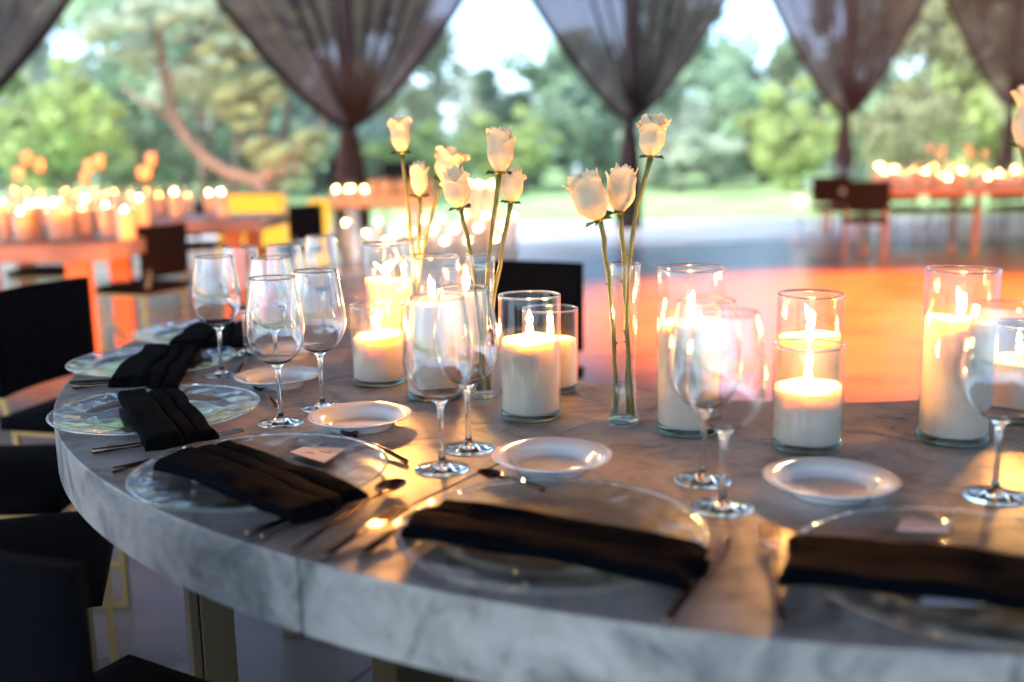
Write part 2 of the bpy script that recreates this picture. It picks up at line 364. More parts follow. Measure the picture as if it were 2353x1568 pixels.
# ------------------------------------------------------------------ candle jars
def jar_proto(H, wax, D=.0508, far=False, dim=False, light=0, lean=0.0, n=None, flame_scale=1, seed=0):
    n = n or (20 if far else 56)
    t = root('candle_jar', (0, 0, 0), 'candle', 'candle jar')
    if far:
        g = MB().lathe([(D * .98, .004), (D, .012), (D, H)], n).build('glass_cylinder', M_GLASS, t)
    else:
        w_ = .0028
        prof = [(D - w_, .013), (D - w_, H - .004), (D - w_, H - .001), (D - w_ * .5, H), (D, H - .001), (D, H - .004), (D, .012), (D, .006), (D - .004, .0005)]
        gc = MB().lathe(prof, n).build('glass_cylinder', M_GLASS, t)
        MB().lathe([(.0001, .0005), (D - .004, .0005), (D - .0005, .005), (D - .001, .0115), (.0001, .0115)], n).build('glass_base', M_BASE, gc)
        lip = [(D - .0014 + .0019 * math.cos(a), H + .0019 * math.sin(a)) for a in [k * math.pi / 4 for k in range(8)]]
        MB().lathe(lip, n, closed=True).build('glass_rim', M_SOLID, gc)
    rw = D - (.001 if far else .0034); z0 = .012
    rnd = random.Random(seed + int(H * 1000)); v = []; f = []
    rings = [(0.0, z0), (rw * .9, z0), (rw, z0 + .004), (rw, (z0 + wax) / 2), (rw, wax - .006), (rw, wax - .001), (rw * .97, wax), (rw * .85, wax - .001), (rw * .72, wax - .004), (rw * .5, wax - .006), (rw * .2, wax - .006), (.0, wax - .006)]
    ph = rnd.uniform(0, 6)
    for k, (r, z) in enumerate(rings):
        for i in range(n):
            a = 6.2832 * i / n; dz = (.0035 * math.sin(a + ph) + .001 * math.sin(5 * a + ph)) if k >= 5 and k <= 7 else 0
            v.append((max(r, 1e-5) * math.cos(a), max(r, 1e-5) * math.sin(a), z + dz))
    for k in range(len(rings) - 1):
        for i in range(n): l = (i + 1) % n; f.append((k * n + i, k * n + l, (k + 1) * n + l, (k + 1) * n + i))
    wxo = MB().add(v, f).build('wax', M_WAX_FAR if far else M_WAX, t)
    fz = wax - .003
    if not far:
        wk = MB().tube([(0, 0, wax - .007), (.0004 + lean * .0008, 0, wax + .003), (.0008 + lean * .003, 0, wax + .009)], .0007, 6).build('wick', M_WICK, wxo); fz = wax + .003
    fl_ = []; hh = (.031 if not far else .020) * flame_scale
    rf_ = (.0055 if not far else .0045) * flame_scale
    for k in range(13):
        q = k / 12; r = rf_ * (math.sin(math.pi * q ** .62) ** .85 if 0 < q < 1 else .02); fl_.append((max(r, .0002), q * hh))
    mf = MB().lathe(fl_, 14)
    mf.v = [(x + lean * (z / hh) ** 1.6 * hh * 1.0, y, z + fz) for x, y, z in mf.v]
    mf.build('flame', (M_FLAME_DIM if dim else M_FLAME_FAR) if far else M_FLAME, t)
    if light:
        l = bpy.data.lights.new('candle_light', 'POINT'); l.energy = light; l.color = (1, .37, .07); l.shadow_soft_size = .006
        o = link(bpy.data.objects.new('candle_light', l)); o.parent = t; o.location = (0, 0, fz + hh * .5)
    return t
E_C = 3.1
JARS = [
 (.029, 1.599, .203, .131, .0, 'medium candle jar before the middle black chair back, left of the lone vase'),
 (-.141, 1.750, .254, .176, .1, 'tall candle jar in the middle of the left cluster, behind two wine glasses'),
 (-.256, 1.869, .152, .096, -.35, 'short candle jar at the left end of the cluster beside the wine glasses'),
 (.070, 1.788, .152, .099, .05, 'short candle jar half hidden behind the medium jar near the black chair back'),
 (-.253, 2.039, .254, .181, -.9, 'tall candle jar at the back left with its flame blown sideways'),
 (-.093, 2.032, .203, .150, .0, 'candle jar behind the three rose vase stems, half hidden by the tall jar'),
 (.272, 1.498, .254, .174, -.15, 'tall candle jar right of the lone rose vase, behind two wine glasses'),
 (.473, 1.558, .203, .139, .25, 'medium candle jar at the inner table edge behind a short one'),
 (.426, 1.399, .152, .092, -.05, 'short candle jar behind the saucer right of the middle, its wax glowing orange'),
 (.651, 1.426, .254, .183, .2, 'tallest looking candle jar near the right edge of the photo'),
 (.804, 1.543, .152, .096, .1, 'short candle jar cut off by the right edge behind the tall jar'),
]
for i, (x, y, H, wx, lean, lab) in enumerate(JARS):
    t = jar_proto(H, wx, light=E_C, lean=lean, seed=i); t.location = (x, y, TZ); t['label'] = lab; t['group'] = 'candle jars on the ring table'
    t.rotation_euler.z = 0

# ------------------------------------------------------------------ wine glasses
def glass_proto(far=False):
    t = root('wine_glass', (0, 0, 0), 'wine glass', 'wine glass', 'wine glasses')
    n = 20 if far else 56
    out = [(.0045, .097), (.012, .099), (.022, .104), (.032, .112), (.0405, .124), (.0455, .138), (.0475, .153), (.0472, .168), (.0452, .185), (.0425, .203), (.0395, .221), (.0370, .2375), (.0368, .2395)]
    inn = [(r - .0011, z) for r, z in out[::-1] if z > .103]; out = out + [(.0366, .24)]
    if far:
        MB().lathe(out, n).build('bowl', M_GLASS, t)
    else:
        bo = MB().lathe(out + [(.0359, .24)] + inn + [(.010, .1015), (.0002, .1005)], n).build('bowl', M_BOWL, t)
        lip = [(.0363 + .0009 * math.cos(a), .2398 + .0009 * math.sin(a)) for a in [k * math.pi / 3 for k in range(6)]]
        MB().lathe(lip, n, closed=True).build('rim', M_SOLID, bo)
    stem = [(.0002, .1), (.006, .0998), (.0115, .0985), (.0065, .0935), (.0042, .086), (.0035, .07), (.0034, .045), (.0039, .022), (.0062, .0115), (.013, .0058), (.024, .0035), (.036, .0022), (.0382, .0014), (.0375, .0003), (.0002, .0003)]
    MB().lathe(stem[::-1], n).build('stem', M_SOLID, t)
    return t
gp = glass_proto()
GL = [((510, 862), 0, 'wine glass standing furthest left behind the folded black napkin, inverted reflection in its bowl'),
 ((645, 972), 0, 'nearest wine glass of the left cluster, its foot touching the saucer edge'),
 ((741, 938), 0, 'wine glass between the left cluster and the short candle jar'),
 (None, (620, 592), 'wine glass behind the nearest one of the left cluster'),
 (None, (550, 566), 'back left wine glass of the left cluster, half hidden'),
 (None, (652, 562), 'back middle wine glass of the left cluster, half hidden'),
 (None, (737, 541), 'farthest wine glass of the left cluster, catching candle light right of the others'),
 ((1016, 1078), 0, 'front wine glass of the pair before the tall candle jar left of the middle'),
 ((1077, 1032), 0, 'rear wine glass of the pair before the tall candle jar left of the middle'),
 ((1660, 1167), 0, 'front wine glass of the pair right of the lone rose vase'),
 ((1615, 1105), 0, 'rear wine glass of the pair right of the lone rose vase'),
 ((2285, 1142), 0, 'wine glass at the right edge of the photo before the tall candle jar')]
for a, b, lab in GL:
    p = at(*a, z=TZ) if a else at(*b, z=TZ + .24)
    put(gp, (p.x, p.y, TZ), lab, 'wine glasses on the ring table', rz=random.random())
drop(gp)

# ------------------------------------------------------------------ saucers, chargers
def saucer_proto():
    t = root('side_plate', (0, 0, 0), 'plate', 'plate')
    prof = [(.0001, .0045), (.046, .005), (.051, .007), (.057, .0155), (.062, .0185), (.071, .0208), (.0805, .0235), (.0822, .0232), (.0815, .0215), (.071, .0178), (.060, .0128), (.052, .004), (.049, .0), (.046, .002), (.0001, .002)]
    MB().lathe(prof, 72).build('dish', M_PORC, t); return t
sp = saucer_proto()
for (x, y), lab in (((640, 866), 'small white side plate left of the nearest left wine glass stem'), ((828, 958), 'small white side plate in front of the short left candle jar'), ((1268, 1050), 'small white side plate in front of the lone rose vase'),
                    ((1908, 1103), 'small white side plate right of the middle, in front of the short glowing jar'), ((655, 803), 'farthest small white side plate, seen through the left wine glasses')):
    p = at(x, y, z=TZ + .018); put(sp, (p.x, p.y, TZ), lab, 'white side plates')
drop(sp)
def charger_proto():
    t = root('charger_plate', (0, 0, 0), 'plate', 'charger plate'); n = 96
    prof = [(.0001, .004), (.09, .004), (.105, .0048), (.113, .008), (.120, .0105), (.140, .0125), (.160, .0145), (.169, .016), (.1705, .0152), (.1695, .0138), (.150, .0105), (.122, .0072), (.114, .003), (.106, .0012), (.0001, .001)]
    v = []; f = []; m = len(prof) - 7
    MB().lathe(prof[:5], n).lathe(prof[-4:], n).build('well', M_WELL, t)
    for i in range(n):
        a = 6.2832 * i / n
        for k, (r, z) in enumerate(prof[4:-3]):
            dz = (.0011 * math.sin(a * 16 + k) + .0007 * math.sin(a * 29 + 2 * k)) if r > .118 else 0
            v.append((r * math.cos(a), r * math.sin(a), z + dz))
    for i in range(n):
        j = (i + 1) % n
        for k in range(m - 1): f.append((i * m + k, j * m + k, j * m + k + 1, i * m + k + 1))
    MB().add(v, f).build('dish', M_CHARGER, t)
    lip = [(.1692 + .0022 * math.cos(a), .0152 + .0018 * math.sin(a)) for a in [k * math.pi / 4 for k in range(8)]]
    MB().lathe(lip, n, closed=True).build('rim', M_SOLID, t)
    return t
cp = charger_proto()
CH = [((470, 762), 'farthest glass charger plate at the left end of the table'), ((352, 828), 'second farthest glass charger plate on the left side'), ((360, 940), 'glass charger plate at the left edge of the table, catching white sky light'),
      ((600, 1080), 'glass charger plate with a place card showing beside the napkin'), ((1268, 1218), 'glass charger plate under the long napkin in the middle foreground'), ((2228, 1308), 'glass charger plate at the lower right corner')]
for (x, y), lab in CH:
    p = at(x, y, z=TZ + .012); put(cp, (p.x, p.y, TZ), lab, 'glass charger plates', rz=random.random() * 3)
drop(cp)

# ------------------------------------------------------------------ napkins
def napkin(c, label, seed, zt=TZ + .016, lift=.012, reverse=False):
    """c = four corners (far-left .. round), length runs c0-c1 / c3-c2"""
    rnd = random.Random(seed); c = [Vector((p[0], p[1], 0)) for p in c]
    ctr = sum(c, Vector()) / 4; NU, NV = 70, 90
    t = root('napkin', (ctr.x, ctr.y, 0), label, 'napkin', 'folded black napkins on the charger plates')
    folds = [.0, .25, .5, 1.0]
    ph = rnd.uniform(0, 6)
    def P(u, v):
        # rounded ends and soft wobble of the outline
        uu = u + .03 * mnoise.noise(Vector((u * 2, v * 4, seed * 3.1))) + .012 * math.sin(v * 9 + ph) * (2 * u - 1); vv = v + .07 * mnoise.noise(Vector((u * 3.5, v * 1.5, seed * 1.3)))
        a = c[0].lerp(c[1], uu); b = c[3].lerp(c[2], uu)
        return a.lerp(b, vv) - ctr
    def H(u, v):
        vv = v + .05 * (u - .5) * math.sin(seed)      # pleats run a little diagonal
        h = 0
        for k in range(3):
            q = (vv - folds[k]) / (folds[k + 1] - folds[k])
            if 0 <= q < 1 or (k == 2 and q >= 1) or (k == 0 and q < 0):
                q = min(1, max(0, q)); qq = q * (folds[k + 1] - folds[k]) / .25; h = .001 + .0055 * (1 - math.exp(-qq * 9)) + .003 * (1 - q) + .002 * k
        e = min(u, 1 - u, v, 1 - v); h = h * min(1, (max(e, 0) / .035) ** .5) if e < .035 else h
        for fk in folds[1:3]: h -= .004 * math.exp(-((vv - fk) / .022) ** 2)
        h += .0045 * mnoise.noise(Vector((u * 3.1 + seed, v * 2.2, seed * 1.7))) + .0018 * mnoise.noise(Vector((u * 9 + seed, v * 5, seed * 2.7)))
        h += .004 * abs(2 * u - 1) ** 5
        return h
    v = []; f = []
    for s_ in (1, 0):
        for j in range(NV + 1):
            for i in range(NU + 1):
                u, w_ = i / NU, j / NV; p = P(u, w_)
                sag = -.006 * abs(2 * u - 1) ** 4
                z = zt + sag + .004 + (H(u, w_) if s_ else -.002) 
                v.append((p.x, p.y, z))
    n = (NU + 1) * (NV + 1)
    for j in range(NV):
        for i in range(NU):
            a = j * (NU + 1) + i; f.append((a, a + NU + 1, a + NU + 2, a + 1)); a += n; f.append((a, a + 1, a + NU + 2, a + NU + 1))
    ed = [i for i in range(NU + 1)] + [j * (NU + 1) + NU for j in range(1, NV + 1)] + [NV * (NU + 1) + i for i in range(NU - 1, -1, -1)] + [j * (NU + 1) for j in range(NV - 1, 0, -1)]
    for k in range(len(ed)):
        a, b = ed[k], ed[(k + 1) % len(ed)]; f.append((a, b, b + n, a + n))
    MB().add(v, f).build('folded_cloth', M_NAPKIN, t, weld=True)
    return t
def px(l, z=TZ + .035): return [tuple(at(*p, z=z)) for p in l]
napkin(px([(575, 728), (562, 776), (390, 778), (440, 735)]), 'farthest folded black napkin, partly behind the left wine glass', 1)
napkin(px([(460, 782), (410, 872), (242, 862), (335, 783)]), 'folded black napkin with deep pleats on the second farthest charger', 2)
napkin(px([(412, 878), (497, 975), (332, 1005), (266, 888)]), 'navy black pleated napkin on the charger at the left table edge', 3)
napkin(px([(520, 993), (842, 1105), (672, 1168), (350, 1043)]), 'long black napkin lying diagonally beside a place card', 4)
napkin(px([(1000, 1130), (1628, 1222), (1590, 1318), (914, 1192)]), 'long black napkin across the charger in the middle foreground', 5)
napkin(px([(1812, 1203), (2500, 1262), (2520, 1372), (1795, 1300)]), 'long black napkin across the charger at the lower right', 6)

# ------------------------------------------------------------------ cutlery
def knife(a, b, label, w_=.011):
    a, b = Vector(a), Vector(b); d = b - a; L_ = d.length; t = root('knife', a, label, 'knife', 'dark copper knives'); t.rotation_euler.z = math.atan2(d.y, d.x)
    h = L_ * .46; MB().box((h / 2, 0, .004), (h, .008, .006)).build('handle', M_STEEL, t, bevel=.0025)
    v = [(h, -.0035), (h + .01, -.008), (L_ - .03, -.0085), (L_ - .006, -.003), (L_, .003), (L_ - .02, .004), (h, .0035)]
    n = len(v); MB().add([(x, y, .0035) for x, y in v] + [(x, y, .0052) for x, y in v], [tuple(range(n))[::-1], tuple(range(n, 2 * n))] + [(i, (i + 1) % n, (i + 1) % n + n, i + n) for i in range(n)], False).build('blade', M_STEEL, t)
    return t
def fork(a, b, label):
    a, b = Vector(a), Vector(b); d = b - a; L_ = d.length; t = root('fork', a, label, 'fork', 'dark copper forks'); t.rotation_euler.z = math.atan2(d.y, d.x)
    h = L_ - .07
    MB().tube([(0, 0, .003), (h * .3, 0, .004), (h * .7, 0, .006), (h, 0, .008)], [.0045, .004, .003, .0026], 8).build('handle', M_STEEL, t)
    m = MB()
    m.add([(h - .004, -.003, .0075), (h + .012, -.011, .006), (h + .028, -.0115, .005), (h + .028, .0115, .005), (h + .012, .011, .006), (h - .004, .003, .0075)] +
          [(h - .004, -.003, .0092), (h + .012, -.011, .0075), (h + .028, -.0115, .0066), (h + .028, .0115, .0066), (h + .012, .011, .0075), (h - .004, .003, .0092)],
          [(5, 4, 3, 2, 1, 0), (6, 7, 8, 9, 10, 11)] + [(i, (i + 1) % 6, (i + 1) % 6 + 6, i + 6) for i in range(6)], False)
    for k in range(4):
        y = -.0093 + k * .0062; m.bar((h + .026, y, .006), (L_, y * .95, .009), .0028, .0016)
    m.build('tines', M_STEEL, t); return t
def spoon(a, b, label, s=1):
    a, b = Vector(a), Vector(b); d = b - a; L_ = d.length; t = root('spoon', a, label, 'spoon', 'dark copper spoons'); t.rotation_euler.z = math.atan2(d.y, d.x)
    bl = .055 * s; h = L_ - bl
    MB().tube([(0, 0, .003), (h * .5, 0, .007), (h * .9, 0, .008), (h + .004, 0, .0065)], [.004, .0028, .0022, .0022], 8).build('handle', M_STEEL, t)
    m = MB(); v = []; f = []; n = 24
    for s_ in (0, 1):
        for k in range(7):
            q = k / 6
            for i in range(n):
                an = 6.2832 * i / n; v.append((h + bl / 2 + q * bl / 2 * math.cos(an), q * .018 * s * math.sin(an), .0025 + .0075 * q * q + (.0012 if s_ else 0)))
    for s_ in (0, 1):
        o = s_ * 7 * n
        for k in range(6):
            for i in range(n): l = (i + 1) % n; q = (o + k * n + i, o + k * n + l, o + (k + 1) * n + l, o + (k + 1) * n + i); f.append(q if s_ else q[::-1])
    m.add(v, f).build('bowl', M_STEEL, t); return t
def T(x, y): 
    p = at(x, y, z=TZ + .001); return (p.x, p.y, TZ + .001)
knife(T(1530, 1440), T(1678, 1243), 'knife lying right of the middle foreground napkin, candle glints along it')
fork(T(1795, 1445), T(1765, 1222), 'fork lying left of the lower right napkin')
fork(T(738, 1288), T(925, 1182), 'fork left of the middle foreground charger, outer one')
fork(T(828, 1282), T(985, 1180), 'fork left of the middle foreground charger, half under the napkin')
spoon(T(668, 1276), T(922, 1118), 'spoon with dark round bowl at the tip of the diagonal napkin')
knife(T(566, 1235), T(835, 1138), 'knife right of the diagonal napkin')
knife(T(600, 1243), T(845, 1150), 'second thin knife beside the one right of the diagonal napkin')
spoon(T(935, 1066), T(790, 1003), 'dessert spoon above the charger with the place card', .7)
spoon(T(635, 936), T(592, 898), 'small spoon left of the near left wine glass foot', .6)
spoon(T(548, 856), T(577, 818), 'small spoon below the saucer seen through the glasses', .6)
fork(T(212, 1042), T(560, 1000), 'fork behind the diagonal napkin')
fork(T(258, 1086), T(480, 1040), 'fork tucked under the diagonal napkin at its left')
knife(T(160, 884), T(430, 868), 'knife in front of the pleated napkin on the second charger')
fork(T(168, 893), T(410, 882), 'fork in front of the pleated napkin on the second charger')
spoon(T(1250, 1130), T(1100, 1098), 'dessert spoon peeking out below the middle side plate', .7)

# ------------------------------------------------------------------ place cards
def card(l, label, z, ink=True):
    c = [at(*p, z=z) for p in l]; ctr = sum(c, Vector()) / 4
    t = root('place_card', ctr, label, 'place card'); c = [p - ctr for p in c]
    MB().add([(p.x, p.y, 0) for p in c] + [(p.x, p.y, .0008) for p in c], [(3, 2, 1, 0), (4, 5, 6, 7), (0, 1, 5, 4), (1, 2, 6, 5), (2, 3, 7, 6), (3, 0, 4, 7)], False).build('paper', M_CARD, t); pap = t.children[0]
    if ink:
        m = MB()
        for (v0, u0, u1) in ((.36, .55, .85), (.62, .3, .52)):
            q = []
            for u, v in ((u0, v0), (u1, v0), (u1, v0 + .07), (u0, v0 + .07)):
                a = c[0].lerp(c[1], u); b = c[3].lerp(c[2], u); q.append((*a.lerp(b, v)[:2], .0011))
            m.add(q, [(0, 1, 2, 3)], False)
        m.build('writing', M_INK, pap)
card([(700, 1027), (795, 1032), (745, 1064), (665, 1040)], 'pale lilac place card lying on the charger beside the diagonal napkin', TZ + .009)
card([(452, 1092), (520, 1100), (512, 1120), (440, 1108)], 'small blueish flat piece showing under the left end of the diagonal napkin', TZ + .009, False)  # pale flat piece at the napkin end, left blank
card([(2075, 1190), (2190, 1194), (2180, 1222), (2060, 1220)], 'pale card behind the lower right napkin', TZ + .009, False)
card([(2110, 1345), (2290, 1352), (2310, 1392), (2120, 1388)], 'pale lilac card in front of the lower right napkin', TZ + .009, False)

# ------------------------------------------------------------------ vases and roses
def vase(x, y, label, H=.258, far=False):
    t = root('bud_vase', (x, y, TZ), label, 'vase'); n = 16 if far else 40
    if not far: prof = [(.0225, .012), (.0195, .04), (.0165, .085), (.017, .13), (.0205, .18), (.0235, .225), (.025, .257), (.0255, .258), (.026, .257), (.0245, .225), (.0215, .18), (.0182, .13), (.0178, .085), (.0208, .04), (.0245, .011), (.0245, .004), (.022, .0005)]
    else: prof = [(.024, .005), (.018, .085), (.022, .18), (.026, .258)]
    gb = MB().lathe(prof, n).build('glass_body', M_GLASS, t)
    if not far:
        MB().lathe([(.0001, .0006), (.022, .0006), (.0242, .004), (.024, .012), (.018, .0128), (.0001, .0125)], n).build('glass_base', M_BASE, gb)
        lip = [(.0255 + .0012 * math.cos(a), .2578 + .0012 * math.sin(a)) for a in [k * math.pi / 3 for k in range(6)]]
        MB().lathe(lip, n, closed=True).build('rim', M_SOLID, gb)
        MB().lathe([(.0001, .066), (.0182, .066), (.0186, .0655), (.0188, .05), (.0218, .0135), (.0001, .0135)], n).build('water', M_WATER, t)
    return t
def bloom(seed, openn=.4, n_out=5):
    """closed cup of overlapping petals, lips rolled outward; unit: about 1 high, .45 radius"""
    rnd = random.Random(seed); m = MB()
    def petal(a0, span, r, h, flare, z0, tip, roll):
        U, V = 14, 14; v = []; f = []; ph = rnd.uniform(0, 6)
        for j in range(V + 1):
            q = j / V
            for i in range(U + 1):
                u = -1 + 2 * i / U
                wq = (math.sin(math.pi * min(1, .18 + q * .62)) ** .6) * (1 if q < .8 else (1 - ((q - .8) / .2) ** 2 * .35))
                a = a0 + u * span * wq
                rr = r * (math.sin(min(1, q * 1.9) * 1.5708) ** .75 * (1 - .22 * max(0, q - .45)) + .05)
                rr += flare * max(0, q - .62) ** 1.6 * (1 + .5 * abs(u)) + roll * max(0, q - .85) * 2
                z = z0 + h * (q - .10 * abs(u) ** 2.2 * q ** 2 - .25 * roll * max(0, q - .85)) + tip * (1 - abs(u)) * max(0, q - .7) * .5
                rr += .012 * math.sin(u * 5 + q * 6 + ph)
                z += .008 * q * math.sin(u * 5 + ph)
                v.append((rr * math.cos(a), rr * math.sin(a), z))
        for j in range(V):
            for i in range(U): a = j * (U + 1) + i; f.append((a, a + 1, a + U + 2, a + U + 1))
        m.add(v, f)
    off = rnd.uniform(0, 6)
    for k in range(3): petal(off + k * 2.1, 1.4, .13 + .02 * k, 1.12, .02, .02, .1, .02)
    for k in range(4): petal(off + .5 + k * 1.57, 1.2, .23, 1.12 + rnd.uniform(-.04, .05), .12 * openn, .01, .1, .03)
    for k in range(4): petal(off + 1.1 + k * 1.57, 1.25, .33, 1.12 + rnd.uniform(-.08, .05), .4 * openn, .0, .14, .06)
    for k in range(n_out - 1): petal(off + .2 + k * 6.283 / (n_out - 1), 1.3, .41 + rnd.uniform(-.02, .02), rnd.uniform(.88, 1.12), (.9 + rnd.uniform(-.5, 1.4)) * openn, -.02, .3, .2 * rnd.uniform(.0, 1.2))
    return m
def rose(base, head, size, label, tilt=(0, 0), seed=0, openn=.4, group=None, mid=None, wide=1):
    size *= .93; wide *= .9; openn *= .75
    base, head = Vector(base), Vector(head)
    t = root('rose', base, label, 'rose', group)
    hb = head - Vector((0, 0, size * .5)) - base
    tl = Matrix.Rotation(tilt[0], 3, 'Y') @ Matrix.Rotation(tilt[1], 3, 'X')
    n = 14; pts = []; rnd = random.Random(seed + 50)
    mid = Vector(mid) - base if mid else hb * .5
    for k in range(n + 1):
        q = k / n; p = (1 - q) ** 2 * Vector((0, 0, 0)) + 2 * q * (1 - q) * mid + q * q * hb
        if 0 < k < n: p += Vector((rnd.uniform(-.0015, .0015), 0, 0))
        pts.append(p)
    rs = [.0036 + .0004 * math.sin(k * 1.7) for k in range(n - 1)] + [.0038, .0048]
    s_ = MB().tube(pts, rs, 8)
    for k in (4, 8): 
        p = pts[k]; sd_ = rnd.choice((-1, 1)); s_.tube([p, p + Vector((.004 * sd_, 0, .001)), p + Vector((.007 * sd_, 0, .004))], [.0026, .0016, .0004], 6)
    so_ = s_.build('stem', M_STEM, t)
    # swollen hip and sepals
    sp_ = MB()
    for k in range(5):
        a = k * 1.2566 + seed; r0 = size * .1; v = [(r0 * .5 * math.cos(a - .5), r0 * .5 * math.sin(a - .5), 0), (r0 * .5 * math.cos(a + .5), r0 * .5 * math.sin(a + .5), 0), (size * .3 * math.cos(a), size * .3 * math.sin(a), size * .06), (size * .38 * math.cos(a), size * .38 * math.sin(a), -size * .04)]
        sp_.add(v, [(0, 1, 2), (1, 3, 2), (0, 2, 3)])
    sp_.lathe([(.0001, -size * .06), (size * .07, -size * .04), (size * .1, 0), (size * .14, size * .05)], 12)
    b = bloom(seed, openn)
    b.v = [tuple(tl @ Vector((x * size * wide, y * size * wide, z * size)) + hb) for x, y, z in b.v]
    sp_.v = [tuple(tl @ Vector(p) + hb) for p in sp_.v]
    bl_ = b.build('bloom', M_PETAL, t); sp_.build('sepals', M_STEM, bl_)
    return t
def head(x, y, d): return tuple(at(x, y, depth=d))
v1 = at(1433, 975, z=TZ); v2 = at(1111, 918, z=TZ); v3 = at(943, 552, z=TZ + .258)
vase(v1.x, v1.y, 'slim clear bud vase standing alone right of the middle, three stems in it')
vase(v2.x, v2.y, 'slim clear bud vase in the middle of the candle cluster')
vase(v3.x, v3.y, 'slim clear bud vase at the back behind the tall left candle jars')
vase(.80, 1.28, 'bud vase just outside the right edge holding an open rose')
G1_ = 'white roses in the lone vase'; G2_ = 'white roses in the middle vase'; G3_ = 'white roses in the back vase'
def bz(v, dx, dy=0): return (v.x + dx, v.y + dy, TZ + .016)
rose(bz(v1, -.012), head(1378, 455, v1.y - .015), .072, 'nodding white rose low on the left of the lone vase', (-.42, .1), 3, .35, G1_, head(1408, 640, v1.y), 1.02)
rose(bz(v1, .008, .006), head(1424, 442, v1.y + .02), .070, 'white rose just behind the nodding one of the lone vase', (.08, -.1), 8, .3, G1_, head(1440, 640, v1.y + .01), .9)
rose(bz(v1, .014, -.005), head(1496, 318, v1.y), .060, 'tall white rose with rolled petals leaning right, highest in the photo', (.05, .05), 11, .62, G1_, head(1415, 600, v1.y), .95)
rose(bz(v2, -.004), head(1147, 352, v2.y), .072, 'largest white rose, upright in the middle vase', (.05, 0), 21, .35, G2_, head(1115, 640, v2.y), .9)
rose(bz(v2, .010, .006), head(1058, 436, v2.y + .01), .066, 'half closed white rose leaning left from the middle vase', (-.18, .1), 27, .22, G2_, head(1108, 700, v2.y), .95)
rose(bz(v2, -.010, .004), head(1173, 430, v2.y + .01), .056, 'small white rose on the right of the middle vase', (.1, 0), 33, .22, G2_, head(1140, 660, v2.y), .95)
rose(bz(v3, .010), head(922, 315, v3.y), .068, 'white rose highest on the left of the back vase', (-.05, 0), 41, .35, G3_, head(945, 520, v3.y), .85)
rose(bz(v3, -.008, .004), head(1018, 380, v3.y), .066, 'widely opened white rose leaning right from the back vase', (.3, 0), 47, .55, G3_, head(960, 560, v3.y), 1.05)
rose(bz(v3, 0, .006), head(963, 416, v3.y + .01), .066, 'small half hidden white rose lowest in the back vase', (.0, .1), 52, .2, G3_, head(965, 600, v3.y), .75)
rose((.80, 1.28, TZ + .016), head(2356, 285, 1.25), .066, 'big open white rose cut off by the right edge of the photo', (.35, .2), 61, .75, None, head(2420, 600, 1.26), 1.15)

# ------------------------------------------------------------------ chairs
def chair_proto(frame=None, cloth=None):
    frame = frame or M_GOLD
    t = root('dining_chair', (0, 0, 0), 'chair', 'chair', 'black dining chairs'); W = .43; D_ = .39
    # local: seat centre at origin, faces +Y, back at -Y
    def pad(name, cx, cyy, cz, sx, sy, sz, curve=0, puff=.012):
        NU, NV = 16, 12; v = []; f = []
        for s_ in (1, -1):
            for j in range(NV + 1):
                for i in range(NU + 1):
                    a, b = -1 + 2 * i / NU, -1 + 2 * j / NV; e = (1 - a ** 6) * (1 - b ** 6); th = (sz / 2) * (.62 + .38 * e) + puff * (1 - a * a) * (1 - b * b)
                    if name == 'seat': v.append((cx + a * sx / 2, cyy + b * sy / 2, cz + s_ * (th if s_ > 0 else sz / 2)))
                    else: v.append((cx + a * sx / 2, cyy - s_ * th + curve * (a * a), cz + b * sz2 / 2))
        n = (NU + 1) * (NV + 1)
        for j in range(NV):
            for i in range(NU):
                a = j * (NU + 1) + i; q = (a, a + 1, a + NU + 2, a + NU + 1); f.append(q); f.append(tuple(k + n for k in q[::-1]))
        ed = [i for i in range(NU + 1)] + [j * (NU + 1) + NU for j in range(1, NV + 1)] + [NV * (NU + 1) + i for i in range(NU - 1, -1, -1)] + [j * (NU + 1) for j in range(NV - 1, 0, -1)]
        for k in range(len(ed)): a, b = ed[k], ed[(k + 1) % len(ed)]; f.append((a, a + n, b + n, b))
        return MB().add(v, f).build(name, M_CHAIRCLOTH, t, weld=True)
    pad('seat', 0, 0, .437, W, D_, .05)
    sz2 = .31
    pad('backrest', 0, -D_ / 2 - .015, .665, W, 0, .035, curve=.03, puff=.006)
    g = .0155
    for sx in (-1, 1):
        x = sx * (W / 2 - .03)
        for sy in (-1, 1):
            MB().bar((x, sy * (D_ / 2 - .03), .409), (x, sy * (D_ / 2 - .03), .009), g).build('leg', frame, t)
        MB().bar((x, -D_ / 2 + .03, .009), (x, D_ / 2 - .03, .009), g - .002).bar((x, -D_ / 2 + .045, .02), (x, D_ / 2 - .045, .30), g - .004).build('side_brace', frame, t)
        MB().bar((x, -D_ / 2 + .02, .405), (x, -D_ / 2 - .012, .52), g).bar((x, -D_ / 2 - .012, .52), (x, -D_ / 2 - .012, .56), g).build('back_upright', frame, t)
    m = MB()
    for y in (-D_ / 2 + .03, D_ / 2 - .03): m.bar((-W / 2 + .03, y, .401), (W / 2 - .03, y, .401), g - .001)
    for x in (-W / 2 + .03, W / 2 - .03): m.bar((x, -D_ / 2 + .04, .4005), (x, D_ / 2 - .04, .4005), g - .003)
    m.build('seat_frame', frame, t)
    return t
chp = chair_proto()
def face(dx, dy): return math.atan2(dy, dx) - math.pi / 2
GC = 'chairs drawn up to the ring table'
